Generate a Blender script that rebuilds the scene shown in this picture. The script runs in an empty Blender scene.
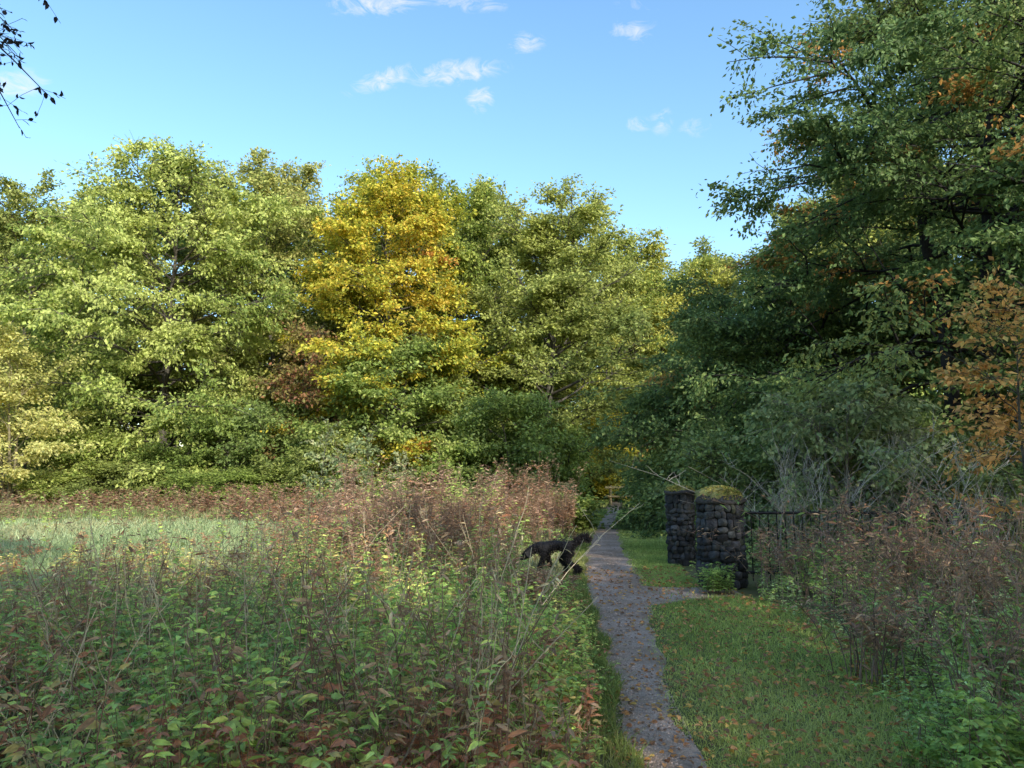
import bpy, bmesh, math, random
import numpy as np
from mathutils import Vector, Matrix
R0 = np.random.default_rng(11)
random.seed(5)
scn = bpy.context.scene
col = scn.collection
PI = math.pi
# ------------------------------------------------------------------ camera
PITCH = math.radians(7.0); F = 740.0; EYE = 1.6
cam_d = bpy.data.cameras.new('camera'); cam = bpy.data.objects.new('camera', cam_d); col.objects.link(cam)
cam.location = (0, 0, EYE); cam.rotation_euler = (PI/2 + PITCH, 0, 0)
cam_d.sensor_width = 36; cam_d.lens = 36*F/1024; cam_d.clip_end = 2000; cam_d.clip_start = .05
scn.camera = cam
def ray(u, v):
    a = (u-512)/F; b = (384-v)/F
    return a, math.cos(PITCH)-math.sin(PITCH)*b, math.sin(PITCH)+math.cos(PITCH)*b
def G(u, v):
    a, dy, dz = ray(u, v); t = -EYE/dz
    return a*t, dy*t
def W(u, v, Y):
    a, dy, dz = ray(u, v); t = Y/dy
    return a*t, Y, EYE+dz*t
def topz(v, Y): return W(512, v, Y)[2]
def gx(u, Y): return (u-512)/F*Y*1.0
# ------------------------------------------------------------------ helpers
def tag(o, label=None, cat=None, group=None, kind=None):
    if label: o['label'] = label
    if cat: o['category'] = cat
    if group: o['group'] = group
    if kind: o['kind'] = kind
    return o
def empty(name, loc, label, cat, group=None, rz=0):
    o = bpy.data.objects.new(name, None); col.objects.link(o); o.location = loc; o.rotation_euler = (0, 0, rz)
    o.empty_display_size = .2
    return tag(o, label, cat, group)
class MB:
    def __init__(s): s.V = []; s.L = []; s.S = []; s.C = []; s.M = []; s.n = 0
    def add(s, v, f, c, smooth=False):
        v = np.asarray(v, float).reshape(-1, 3); f = np.asarray(f, int)
        if len(v) == 0: return
        c = np.asarray(c, float)
        if c.ndim == 1: c = np.tile(c, (len(v), 1))
        s.V.append(v); s.C.append(c); s.L.append((f+s.n).ravel()); s.S.append(np.full(len(f), f.shape[1])); s.M.append(np.full(len(f), smooth)); s.n += len(v)
    def build(s, name, mat, parent=None):
        me = bpy.data.meshes.new(name)
        V = np.concatenate(s.V); L = np.concatenate(s.L); S = np.concatenate(s.S); C = np.concatenate(s.C); M = np.concatenate(s.M)
        me.vertices.add(len(V)); me.vertices.foreach_set('co', V.astype(np.float32).ravel())
        me.loops.add(len(L)); me.loops.foreach_set('vertex_index', L.astype(np.int32))
        me.polygons.add(len(S)); st = np.concatenate([[0], np.cumsum(S)[:-1]])
        me.polygons.foreach_set('loop_start', st.astype(np.int32)); me.polygons.foreach_set('loop_total', S.astype(np.int32))
        me.polygons.foreach_set('use_smooth', M.astype(bool))
        at = me.attributes.new('Col', 'FLOAT_COLOR', 'POINT')
        at.data.foreach_set('color', np.concatenate([C, np.ones((len(C), 1))], 1).astype(np.float32).ravel())
        me.update(calc_edges=True); me.validate()
        me.materials.append(mat)
        o = bpy.data.objects.new(name, me); col.objects.link(o)
        if parent: o.parent = parent
        return o
def nrm(a): return a/(np.sqrt((a*a).sum(-1, keepdims=True))+1e-9)
def frames(ax, n):
    x = nrm(ax); z = nrm(n-(n*x).sum(-1, keepdims=True)*x); y = np.cross(z, x)
    return np.stack([x, y, z], -1)
def inst(mb, tv, tf, M, pos, c):
    N = len(pos); k = len(tv)
    if N == 0: return
    v = np.einsum('nij,kj->nki', M, tv)+pos[:, None]
    f = (np.asarray(tf)[None]+(np.arange(N)*k)[:, None, None]).reshape(N*len(tf), -1)
    mb.add(v.reshape(-1, 3), f, np.repeat(c, k, 0))
def tubes(mb, P, rad, sides, c):
    S, n, _ = P.shape
    T = nrm(np.gradient(P, axis=1)); ref = np.array([.31, .87, .12])
    u = nrm(np.cross(T, ref)); w = np.cross(T, u)
    a = np.arange(sides)*2*PI/sides
    ring = P[:, :, None]+rad[:, :, None, None]*(np.cos(a)[None, None, :, None]*u[:, :, None]+np.sin(a)[None, None, :, None]*w[:, :, None])
    i = np.arange(n-1)[:, None]*sides; j = np.arange(sides)[None]; j2 = (j+1) % sides
    q = np.stack([i+j, i+j2, i+sides+j2, i+sides+j], -1).reshape(-1, 4)
    f = (q[None]+(np.arange(S)*n*sides)[:, None, None]).reshape(-1, 4)
    c = np.asarray(c, float)
    if c.ndim == 2: c = np.repeat(c, n*sides, 0)
    mb.add(ring.reshape(-1, 3), f, c, True)
class Noise:
    def __init__(s, r, freq, n=7): s.k = r.normal(size=(n, 3))*freq; s.p = r.uniform(0, 6.28, n)
    def __call__(s, x): return np.sin(x@s.k.T+s.p).mean(-1)*1.9
LEAF4 = np.array([[0, 0, 0], [.45, .29, .06], [1, 0, -.08], [.45, -.29, .06]]); LF4 = [[0, 1, 2, 3]]
LEAF7 = np.array([[0, 0, 0], [.25, .25, .06], [.62, .22, .05], [1, 0, -.12], [.62, -.22, .05], [.25, -.25, .06], [.5, 0, 0]])
LF7 = [[0, 6, 3, 2, 1], [0, 5, 4, 3, 6]]
# ------------------------------------------------------------------ materials
def newmat(name):
    m = bpy.data.materials.new(name); m.use_nodes = True; nt = m.node_tree
    for n in list(nt.nodes): nt.nodes.remove(n)
    return m, nt, nt.nodes.new('ShaderNodeOutputMaterial')
def nd(nt, t, **kw):
    n = nt.nodes.new(t)
    for k, v in kw.items(): setattr(n, k, v)
    return n
def attr_mat(name, rough=.6, trans=0, nscale=6, namp=.5, bump=0, bscale=30, spec=.3, gain=1.0):
    m, nt, out = newmat(name)
    a = nd(nt, 'ShaderNodeAttribute', attribute_name='Col')
    tc = nd(nt, 'ShaderNodeTexCoord'); nz = nd(nt, 'ShaderNodeTexNoise'); nz.inputs['Scale'].default_value = nscale; nz.inputs['Detail'].default_value = 3
    nt.links.new(tc.outputs['Object'], nz.inputs['Vector'])
    mr = nd(nt, 'ShaderNodeMapRange'); mr.inputs['From Min'].default_value = .25; mr.inputs['From Max'].default_value = .75
    mr.inputs['To Min'].default_value = (1-namp)*gain; mr.inputs['To Max'].default_value = (1+namp)*gain
    nt.links.new(nz.outputs['Fac'], mr.inputs['Value'])
    mx = nd(nt, 'ShaderNodeVectorMath', operation='SCALE'); nt.links.new(a.outputs['Color'], mx.inputs[0]); nt.links.new(mr.outputs[0], mx.inputs['Scale'])
    b = nd(nt, 'ShaderNodeBsdfPrincipled'); b.inputs['Roughness'].default_value = rough; b.inputs['Specular IOR Level'].default_value = spec
    nt.links.new(mx.outputs[0], b.inputs['Base Color'])
    last = b.outputs[0]
    if bump:
        n2 = nd(nt, 'ShaderNodeTexNoise'); n2.inputs['Scale'].default_value = bscale; n2.inputs['Detail'].default_value = 6
        nt.links.new(tc.outputs['Object'], n2.inputs['Vector'])
        bp = nd(nt, 'ShaderNodeBump'); bp.inputs['Strength'].default_value = bump; bp.inputs['Distance'].default_value = .02
        nt.links.new(n2.outputs['Fac'], bp.inputs['Height']); nt.links.new(bp.outputs[0], b.inputs['Normal'])
    if trans:
        t = nd(nt, 'ShaderNodeBsdfTranslucent'); nt.links.new(mx.outputs[0], t.inputs['Color'])
        ms = nd(nt, 'ShaderNodeMixShader'); ms.inputs[0].default_value = trans
        nt.links.new(b.outputs[0], ms.inputs[1]); nt.links.new(t.outputs[0], ms.inputs[2]); last = ms.outputs[0]
    nt.links.new(last, out.inputs['Surface'])
    return m
M_LEAF = attr_mat('leaf', .55, .40, 3, .2, gain=2.5)
M_HERB = attr_mat('herb_leaf', .55, .35, 40, .3, gain=4.7, spec=.2)
M_BARK = attr_mat('bark', .85, 0, 9, .5, .6, 40)
M_STEM = attr_mat('stem', .7, .0, 20, .3, gain=2.8)
M_GRASS = attr_mat('grass_blade', .6, .38, 2, .2, gain=3.3, spec=.15)
M_STONE = attr_mat('stone', .85, 0, 14, .55, .9, 45)
M_MOSS = attr_mat('moss', .9, .1, 12, .5, .6, 60, gain=2.6)
M_IRON = attr_mat('iron', .5, 0, 30, .4, .2, 80)
M_WOOD = attr_mat('weathered_wood', .8, 0, 12, .4, .3, 50)
M_FUR = attr_mat('fur', .6, 0, 30, .4, 0, 30, .25)
M_PEB = attr_mat('pebble', .8, 0, 40, .3, gain=2.1)
def ground_mat(name, cols, scales, bump=.5, bs=40):
    m, nt, out = newmat(name)
    tc = nd(nt, 'ShaderNodeTexCoord'); prev = None
    for i, sc in enumerate(scales):
        nz = nd(nt, 'ShaderNodeTexNoise'); nz.inputs['Scale'].default_value = sc; nz.inputs['Detail'].default_value = 8; nz.inputs['Roughness'].default_value = .65
        nt.links.new(tc.outputs['Object'], nz.inputs['Vector'])
        rp = nd(nt, 'ShaderNodeValToRGB'); rp.color_ramp.elements[0].position = .4; rp.color_ramp.elements[1].position = .6
        nt.links.new(nz.outputs['Fac'], rp.inputs[0])
        mx = nd(nt, 'ShaderNodeMix', data_type='RGBA'); nt.links.new(rp.outputs[0], mx.inputs[0])
        if prev is None: mx.inputs[6].default_value = (*cols[0], 1)
        else: nt.links.new(prev, mx.inputs[6])
        mx.inputs[7].default_value = (*cols[i+1], 1); prev = mx.outputs[2]
    b = nd(nt, 'ShaderNodeBsdfPrincipled'); b.inputs['Roughness'].default_value = .9; b.inputs['Specular IOR Level'].default_value = .2
    nt.links.new(prev, b.inputs['Base Color'])
    n2 = nd(nt, 'ShaderNodeTexNoise'); n2.inputs['Scale'].default_value = bs; n2.inputs['Detail'].default_value = 8
    nt.links.new(tc.outputs['Object'], n2.inputs['Vector'])
    bp = nd(nt, 'ShaderNodeBump'); bp.inputs['Strength'].default_value = bump; bp.inputs['Distance'].default_value = .03
    nt.links.new(n2.outputs['Fac'], bp.inputs['Height']); nt.links.new(bp.outputs[0], b.inputs['Normal'])
    nt.links.new(b.outputs[0], out.inputs['Surface'])
    return m
M_GROUND = ground_mat('soil_and_turf', [(.15, .16, .055), (.17, .135, .075), (.12, .13, .045)], [.35, 4])
M_PATH = ground_mat('gravel', [(.50, .38, .30), (.36, .27, .21), (.57, .44, .36), (.34, .245, .175)], [3, 70, 1.3], .8, 90)
# ------------------------------------------------------------------ world and sun
SUN_AZ = math.radians(150); SUN_EL = math.radians(28)
w = bpy.data.worlds.new('World'); scn.world = w; w.use_nodes = True; nt = w.node_tree
for n in list(nt.nodes): nt.nodes.remove(n)
out = nt.nodes.new('ShaderNodeOutputWorld'); bg = nt.nodes.new('ShaderNodeBackground'); bg.inputs[1].default_value = .15
sky = nt.nodes.new('ShaderNodeTexSky'); sky.sky_type = 'NISHITA'; sky.sun_disc = False; sky.sun_elevation = SUN_EL; sky.sun_rotation = SUN_AZ
sky.air_density = 1.0; sky.dust_density = .9; sky.ozone_density = 1.0
tc = nt.nodes.new('ShaderNodeTexCoord'); sp = nt.nodes.new('ShaderNodeSeparateXYZ'); nt.links.new(tc.outputs['Generated'], sp.inputs[0])
def mth(op, a, b=None, clamp=False):
    n = nt.nodes.new('ShaderNodeMath'); n.operation = op; n.use_clamp = clamp
    for i, x in enumerate((a, b)):
        if x is None: continue
        if isinstance(x, (int, float)): n.inputs[i].default_value = x
        else: nt.links.new(x, n.inputs[i])
    return n.outputs[0]
ysafe = mth('MAXIMUM', sp.outputs[1], .02)
U = mth('DIVIDE', sp.outputs[0], ysafe); V = mth('DIVIDE', sp.outputs[2], ysafe)
tot = None
for (u, v, a, b, k, amp) in [(378, 3, 70, 18, 0, .8), (470, 4, 55, 12, 0, .6), (526, 43, 24, 15, .1, .75), (383, 80, 44, 16, .35, .85), (455, 72, 62, 17, .12, .85), (481, 99, 18, 19, 0, .9),
                             (633, 29, 28, 19, 0, .6), (638, 124, 18, 10, 0, .6), (662, 121, 15, 18, 0, .6), (695, 128, 20, 12, 0, .5), (16, 84, 40, 20, 0, .9), (640, 4, 34, 10, 0, .4)]:
    ra, dy, dz = ray(u, v)
    du = mth('SUBTRACT', U, ra/dy); dv = mth('SUBTRACT', mth('SUBTRACT', V, dz/dy), mth('MULTIPLY', du, k))
    q = mth('ADD', mth('POWER', mth('ABSOLUTE', mth('MULTIPLY', du, F/a*dy)), 2), mth('POWER', mth('ABSOLUTE', mth('MULTIPLY', dv, F/b*dy)), 2))
    m_ = mth('MULTIPLY', mth('SUBTRACT', 1.0, q, True), amp)
    tot = m_ if tot is None else mth('MAXIMUM', tot, m_)
mp_ = nt.nodes.new('ShaderNodeMapping'); mp_.inputs['Scale'].default_value = (1, 1, 1.9); nt.links.new(tc.outputs['Generated'], mp_.inputs[0])
nz = nt.nodes.new('ShaderNodeTexNoise'); nz.inputs['Scale'].default_value = 30; nz.inputs['Detail'].default_value = 9; nz.inputs['Roughness'].default_value = .66; nz.inputs['Distortion'].default_value = 1.2
nt.links.new(mp_.outputs[0], nz.inputs['Vector'])
cl = mth('MULTIPLY', mth('ADD', mth('SUBTRACT', tot, .26), mth('MULTIPLY', mth('SUBTRACT', nz.outputs['Fac'], .5), 3.8), True), mth('MULTIPLY', tot, 1.5, True))
cl = mth('MULTIPLY', cl, .75)
hs = nt.nodes.new('ShaderNodeHueSaturation'); hs.inputs['Saturation'].default_value = 1.16; hs.inputs['Value'].default_value = 2.4; hs.inputs['Hue'].default_value = .494
nt.links.new(sky.outputs[0], hs.inputs['Color'])
mx = nt.nodes.new('ShaderNodeMix'); mx.data_type = 'RGBA'; nt.links.new(cl, mx.inputs[0]); nt.links.new(hs.outputs[0], mx.inputs[6]); mx.inputs[7].default_value = (6.6, 6.7, 6.8, 1)
nt.links.new(mx.outputs[2], bg.inputs[0]); nt.links.new(bg.outputs[0], out.inputs[0])
sd = bpy.data.lights.new('sun', 'SUN'); sd.energy = 5.0; sd.angle = math.radians(.5); sd.color = (1, .95, .86)
so = bpy.data.objects.new('sun', sd); col.objects.link(so)
dirv = Vector((math.sin(SUN_AZ)*math.cos(SUN_EL), math.cos(SUN_AZ)*math.cos(SUN_EL), math.sin(SUN_EL)))
so.rotation_euler = dirv.to_track_quat('Z', 'Y').to_euler(); so.location = dirv*80
scn.view_settings.view_transform = 'Standard'; scn.view_settings.look = 'None'; scn.view_settings.exposure = 0
# ------------------------------------------------------------------ ground and path
gm = MB(); xs = np.linspace(-400, 400, 41); X, Y = np.meshgrid(xs, xs); gv = np.stack([X.ravel(), Y.ravel(), np.zeros(X.size)], 1)
i = (np.arange(40)[:, None]*41+np.arange(40)[None]).ravel()
gm.add(gv, np.stack([i, i+1, i+42, i+41], 1), (.1, .1, .1))
tag(gm.build('ground', M_GROUND), kind='structure')
LP = [G(*p) for p in [(618, 768), (614, 720), (607, 680), (599, 640), (588, 605), (581, 578), (582, 555), (590, 537), (598, 523), (604, 513), (609, 506), (612, 501)]]
RP = [G(*p) for p in [(706, 768), (687, 730), (668, 690), (655, 645), (652, 612), (645, 580), (630, 558), (621, 540), (618, 524), (619, 513), (621, 506), (622, 501)]]
LP = [(.25, 0.), (.2, -4.)][::-1]+LP; RP = [(.85, 0.), (.85, -4.)][::-1]+RP
LPa, RPa = np.array(LP), np.array(RP)
def pL(y): return np.interp(y, LPa[:, 1], LPa[:, 0])
def pR(y): return np.interp(y, RPa[:, 1], RPa[:, 0])
ys = np.concatenate([np.arange(-4, 16, .08), np.arange(16, 45, .3)])
pn = Noise(R0, 3.2)
l = pL(ys)+.07*pn(np.stack([ys, ys*0, ys*0], 1)); r = pR(ys)+.08*pn(np.stack([ys, ys*0+9, ys*0], 1))
nx = 7; tt = np.linspace(0, 1, nx)
PX = l[:, None]*(1-tt)+r[:, None]*tt; PZ = .006+.012*np.sin(tt*PI)[None]+0*PX
pv = np.stack([PX, np.repeat(ys[:, None], nx, 1), PZ], -1).reshape(-1, 3)
i = (np.arange(len(ys)-1)[:, None]*nx+np.arange(nx-1)[None]).ravel()
pm = MB(); pm.add(pv, np.stack([i, i+1, i+nx+1, i+nx], 1), (.2, .18, .18), True)
tag(pm.build('path', M_PATH), kind='structure')
def by0(x): return 9.35+.10*np.sin(x*3)+np.maximum(x-1.45, 0)*.42
def by1(x): return 10.85+.1*np.sin(x*4+1)+(x-1.45)*.10
bx = np.linspace(1.5, 3.1, 14); sm = MB(); y0 = by0(bx); y1 = by1(bx)
sv = np.concatenate([np.stack([bx, y0, bx*0+.004], 1), np.stack([bx, y1, bx*0+.004], 1)])
i = np.arange(13); sm.add(sv, np.stack([i, i+1, i+15, i+14], 1), (.2, .18, .18))
tag(sm.build('side_path', M_PATH), kind='structure')
# ------------------------------------------------------------------ trees
def lerpP(P, idx, t):
    n = P.shape[1]; f = np.clip(t, 0, .999)*(n-1); k = f.astype(int); fr = (f-k)[:, None]
    a = P[idx, k]; b = P[idx, k+1]
    return a*(1-fr)+b*fr, nrm(b-a)
def grow(r, P, Lp, idx, t, ang, el, lens, npts, curve, wob):
    s, d = lerpP(P, idx, t)
    az = np.arctan2(d[:, 1], d[:, 0]); e0 = np.arcsin(np.clip(d[:, 2], -1, 1))
    az = az+ang; e = np.clip(e0*.6+el, -1.2, 1.45)
    D = np.stack([np.cos(az)*np.cos(e), np.sin(az)*np.cos(e), np.sin(e)], 1)
    tt = np.linspace(0, 1, npts)[None, :, None]
    Q = s[:, None]+D[:, None]*tt*lens[:, None, None]
    Q[:, :, 2] += curve*lens[:, None]*tt[:, :, 0]**2
    Q += np.cumsum(r.normal(size=Q.shape), 1)*wob*lens[:, None, None]*(tt > 0)
    return Q
def palette_cols(r, pos, pal, noise, jit=.2):
    pal = np.array(pal); v = (noise(pos)*.5+.5)+r.normal(size=len(pos))*jit
    k = np.clip((v*len(pal)).astype(int), 0, len(pal)-1)
    return pal[k]*r.uniform(.7, 1.3, (len(pos), 1))
def gen_tree(seed, H, R, pal, h0=.05, n1=40, m2=8, m3=7, leaves=50000, leaf=.21, el=(5, 60), curve=-.08, trunk_r=.22, trunks=1, spread=.28, bark=(.09, .08, .06), prof=.4, tw=.1, flat=.5, nf=.35, shape=None, tilt=.85, fan=.16, jit=.28, fleck=None, lj=(.6, 1.15), gam=1.8):
    r = np.random.default_rng(seed); tb = MB(); lb = MB()
    P = 9; tz = np.linspace(0, 1, P)
    T = np.zeros((trunks, P, 3))
    for k in range(trunks):
        a = r.uniform(0, 6.28); fn = 0 if trunks == 1 else fan
        T[k, :, 0] = np.cos(a)*(fn*H*tz**1.3)+np.cumsum(r.normal(size=P))*.012*H*tz+(.25*math.cos(a) if trunks > 1 else 0)
        T[k, :, 1] = np.sin(a)*(fn*H*tz**1.3)+np.cumsum(r.normal(size=P))*.012*H*tz+(.25*math.sin(a) if trunks > 1 else 0)
        T[k, :, 2] = tz*H*.93
    tubes(tb, T, np.repeat((trunk_r*(1.25*np.exp(-tz*14)*.5+1-.93*tz))[None], trunks, 0), 9, bark)
    u = (np.arange(n1)+r.uniform(0, 1, n1))/n1; u = u**.9; th = h0+(1-h0)*u
    k = r.integers(0, trunks, n1); s, _ = lerpP(T, k, th)
    rel = u
    pr = np.sqrt(np.clip(1-((rel-prof)/(.68 if prof < .5 else .8))**2, .03, 1)) if shape is None else np.interp(rel, *shape)
    L = R*pr*r.uniform(lj[0], lj[1], n1)
    az = np.arange(n1)*2.4+r.normal(size=n1)*.5
    e = np.radians(el[0]+(el[1]-el[0])*rel**1.5+r.normal(size=n1)*9)
    D = np.stack([np.cos(az)*np.cos(e), np.sin(az)*np.cos(e), np.sin(e)], 1)
    t7 = np.linspace(0, 1, 7)[None, :, None]
    L1 = s[:, None]+D[:, None]*t7*L[:, None, None]; L1[:, :, 2] += curve*L[:, None]*t7[:, :, 0]**2
    L1 += np.cumsum(r.normal(size=L1.shape), 1)*.022*L[:, None, None]*(t7 > 0)
    L1[:, :, 2] = np.maximum(L1[:, :, 2], .25)
    tubes(tb, L1, (trunk_r*.3*np.sqrt(L/R))[:, None]*(1-.85*t7[:, :, 0]), 5, bark)
    idx = np.repeat(np.arange(n1), m2); n2 = len(idx); t = r.uniform(.2, 1, n2)**.75
    len2 = L[idx]*r.uniform(.25, .55, n2)*(1.15-.5*t)+.3
    L2 = grow(r, L1, L, idx, t, r.choice([-1, 1], n2)*r.uniform(.2, 1.3, n2), np.radians(r.normal(8, 18, n2)), len2, 4, curve, .03)
    tubes(tb, L2, (trunk_r*.08+.005*len2)[:, None]*np.linspace(1, .25, 4)[None], 4, bark)
    dens = r.gamma(gam, 1, n2)
    idx3 = np.repeat(np.arange(n2), m3); n3 = len(idx3); t = r.uniform(.1, 1, n3)
    len3 = tw*R*r.uniform(.5, 1.5, n3)+.15
    L3 = grow(r, L2, len2, idx3, t, r.choice([-1, 1], n3)*r.uniform(.1, 1.3, n3), np.radians(r.normal(6, 22, n3)), len3, 3, curve*1.5, .03)
    L3[:, :, 2] = np.maximum(L3[:, :, 2], .12)
    tubes(tb, L3, np.full((n3, 1), trunk_r*.025+.003)*np.linspace(1, .5, 3)[None], 3, bark)
    w_ = dens[idx3]*(len2[idx3]+.3); w_ = w_/w_.sum()
    ti = r.choice(n3, leaves, p=w_); lt = r.uniform(0, 1.1, leaves)
    p, d = lerpP(L3, ti, lt)
    sp_ = spread*np.array([1, 1, flat]); p = p+r.normal(size=p.shape)*sp_*(.35+.65*r.uniform(size=(leaves, 1)))
    p[:, 2] = np.maximum(p[:, 2], .05)
    ax = d+r.normal(size=d.shape)*.7; ax[:, 2] -= .5
    nn = r.normal(size=d.shape)*tilt+np.array([0, 0, .8])
    Mx = frames(ax, nn)*(leaf*r.uniform(.6, 1.3, leaves))[:, None, None]
    c = palette_cols(r, p, pal, Noise(r, nf), jit)
    if fleck is not None:      # autumn colour on a few whole sprays
        hit = (r.uniform(size=n2) < fleck[0])[idx3[ti]] & (r.uniform(size=leaves) < .6)
        c[hit] = np.array(fleck[1])*r.uniform(.6, 1.3, (hit.sum(), 1))
    inst(lb, LEAF4, LF4, Mx, p, c)
    zs = H/np.quantile(p[:, 2], .9996)
    for b in (tb, lb):
        for v in b.V: v[:, 2] *= zs
    return tb, lb
def tree(name, loc, label, cat, seed, H, R, pal, group=None, rz=0, **kw):
    o = empty(name, loc, label, cat, group, rz)
    tb, lb = gen_tree(seed, H, R, pal, **kw)
    tb.build('trunk' if cat == 'tree' else 'branches', M_BARK, o); lb.build('crown' if cat == 'tree' else 'foliage', M_LEAF, o)
    return o
def copy_tree(o, loc, sc, rz, label, group=None, cat=None):
    c = o.copy(); col.objects.link(c); c.location = loc; c.scale = sc; c.rotation_euler = (0, 0, rz); c['label'] = label
    if 'group' in c: del c['group']
    if group: c['group'] = group
    if cat: c['category'] = cat
    for ch in o.children:
        d = ch.copy(); col.objects.link(d); d.parent = c
    return c
P_GREEN = [(.085, .115, .026), (.125, .158, .034), (.175, .20, .05), (.215, .235, .068)]
P_OLIVE = [(.10, .118, .03), (.138, .154, .038), (.172, .185, .052), (.205, .20, .065)]
P_YEL = [(.14, .16, .024), (.19, .192, .026), (.235, .222, .028), (.27, .238, .03), (.285, .21, .03)]
P_YG = [(.105, .135, .03), (.142, .166, .034), (.178, .195, .044), (.215, .212, .048)]
P_DARK = [(.06, .088, .028), (.086, .118, .035), (.115, .144, .044)]
P_DARKO = [(.055, .086, .028), (.075, .11, .033), (.094, .124, .037), (.115, .137, .04)]
P_RUST = [(.12, .10, .03), (.13, .06, .03), (.15, .08, .035), (.11, .10, .03)]
P_ORANGE = [(.28, .15, .05), (.34, .20, .06), (.27, .20, .065), (.16, .16, .05)]
P_PALE = [(.24, .225, .075), (.29, .265, .095), (.25, .25, .085)]
P_GREY = [(.09, .118, .048), (.12, .148, .062), (.15, .172, .08)]
def T(u, Y, vt, **kw): return (gx(u, Y), Y, 0), topz(vt, Y)
def tr(name, u, Y, vt, Rr, pal, label, seed, cat='tree', group=None, **kw):
    loc, H = T(u, Y, vt)
    return tree(name, loc, label, cat, seed, H, Rr, pal, group, **kw)
TA = tr('broadleaf_tree', 15, 43, 190, 7.2, P_OLIVE, 'olive green tree at the left edge, behind the pale willow bush', 1, leaves=80000, n1=50, h0=.02)
TB = tr('broadleaf_tree', 165, 40, 160, 7.8, P_GREEN, 'broad bright green tree with layered boughs down to the ground, second from the left', 2, leaves=120000, n1=66, m2=9, h0=.02, curve=-.16, trunk_r=.28, prof=.3)
TC = tr('broadleaf_tree', 278, 45, 166, 6.4, P_OLIVE, 'ochre tinged tree rising between the broad green tree and the yellow tree', 3, leaves=80000, h0=.04)
TD = tr('yellow_tree', 386, 39, 152, 5.6, P_YEL, 'tall golden yellow autumn tree, tallest in the left row', 4, leaves=100000, n1=58, h0=.08, el=(10, 66), fleck=(.02, (.26, .13, .03)), jit=.32)
TE = tr('broadleaf_tree', 462, 44, 186, 5.8, P_YG, 'yellow green tree just right of the golden yellow tree', 5, leaves=80000, h0=.04, el=(10, 66))
TF = tr('oak_tree', 548, 41, 188, 6.6, P_OLIVE[:3]+[(.185, .20, .05)], 'olive green oak with spreading limbs left of the far end of the path', 6, leaves=95000, n1=52, h0=.05, el=(15, 62), curve=.0, trunk_r=.34)
TG = tr('broadleaf_tree', 625, 50, 238, 5.4, P_YG, 'yellow green tree standing right behind the end of the path', 7, leaves=55000, h0=.06)
TH = tr('broadleaf_tree', 700, 54, 258, 5.5, P_YG, 'distant yellowish tree seen over the dark thicket right of the path', 8, leaves=50000, h0=.05)
back = [(-60, 52, 205, TB), (85, 53, 200, TC), (225, 52, 188, TE), (335, 53, 190, TF), (430, 54, 200, TA), (510, 54, 208, TC), (590, 60, 245, TF), (660, 64, 280, TB), (760, 60, 240, TA), (830, 58, 200, TE), (910, 52, 160, TF), (1000, 50, 120, TA), (1090, 46, 120, TB)]
desc = ['at the far left edge', 'behind the pair of trees on the left', 'behind the broad bright green tree', 'behind the golden yellow tree on its left', 'behind the golden yellow tree on its right', 'behind the olive oak on its left', 'behind the olive oak on its right', 'beyond the end of the path', 'beyond the dark thicket right of the path', 'behind the big dark tree on its left', 'directly behind the big dark tree', 'behind the big dark tree on its right', 'at the far right edge']
for (u, Y, vt, src), dsc in zip(back, desc):
    Hs = max(c.bound_box[6][2] for c in src.children); s = topz(vt, Y)/Hs
    copy_tree(src, (gx(u, Y), Y, 0), (s*1.25, s*1.25, s), u*.7, 'tree in the second row of the wood, '+dsc, 'second row of trees')
# front of the left wood
tr('willow_bush', 18, 33, 322, 3.4, P_PALE, 'pale yellow willow bush at the left edge of the meadow', 21, cat='bush', leaves=30000, leaf=.16, n1=44, m2=6, m3=5, h0=.02, el=(45, 80), curve=-.1, trunk_r=.08, trunks=3, bark=(.2, .17, .1))
tr('small_tree', 405, 36, 330, 4.2, P_GREEN, 'small fresh green tree in front of the foot of the golden tree', 22, leaves=42000, h0=.04, trunk_r=.13)
tr('copper_tree', 306, 37, 322, 2.2, P_RUST, 'small copper tinged tree between the green tree and the golden tree', 23, leaves=6500, h0=.1, trunk_r=.1, nf=.9)
bushes = []
for k, (u, Y, vt, Rr, pal, lb) in enumerate([
    (105, 36, 425, 2.8, P_GREEN, 'rounded green bush at the foot of the broad green tree, on its left'),
    (215, 36, 410, 3.2, P_GREEN[:3], 'green bush at the foot of the broad green tree, on its right'),
    (285, 37, 400, 3.0, P_DARK[1:]+P_GREEN[:1], 'dark green bush below the copper tinged tree'),
    (340, 35, 420, 2.8, P_OLIVE, 'olive bush at the foot of the golden tree, on its left'),
    (475, 35, 415, 3.2, P_GREEN[:2], 'mid green bush right of the small fresh green tree'),
    (520, 34, 390, 2.7, P_DARK[1:]+P_GREEN[:2], 'dark evergreen bush left of the far end of the path'),
    (558, 36, 425, 1.2, P_GREEN[:2], 'dark bush hugging the left side of the path where it enters the wood'),
    (604, 46, 410, 2.2, [(.30, .28, .05), (.36, .32, .06)], 'bush, sunlight painted into its leaves, seen through the opening at the end of the path'),  # leaf colours brightened to stand in for sunlight in the opening
    (660, 46, 405, 2.2, P_YG, 'sunlit bush right of the opening at the end of the path'),
    (550, 22, 490, .8, P_GREEN, 'low green bush beside the path beyond the dog'),
    (674, 30, 446, 1.1, P_YG, 'light green bush arching over the right side of the far path'),
    (20, 38, 400, 4.0, P_GREEN[:3], 'green bush behind the pale willow bush')]):
    bushes.append(tr('bush', u, Y, vt, Rr, pal, lb, 40+k, cat='bush', leaves=int(5500*Rr)+2000, leaf=.18, n1=28, m2=6, m3=5, h0=.02, el=(10, 75), trunk_r=.06, trunks=2, prof=.25, tw=.16))
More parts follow.
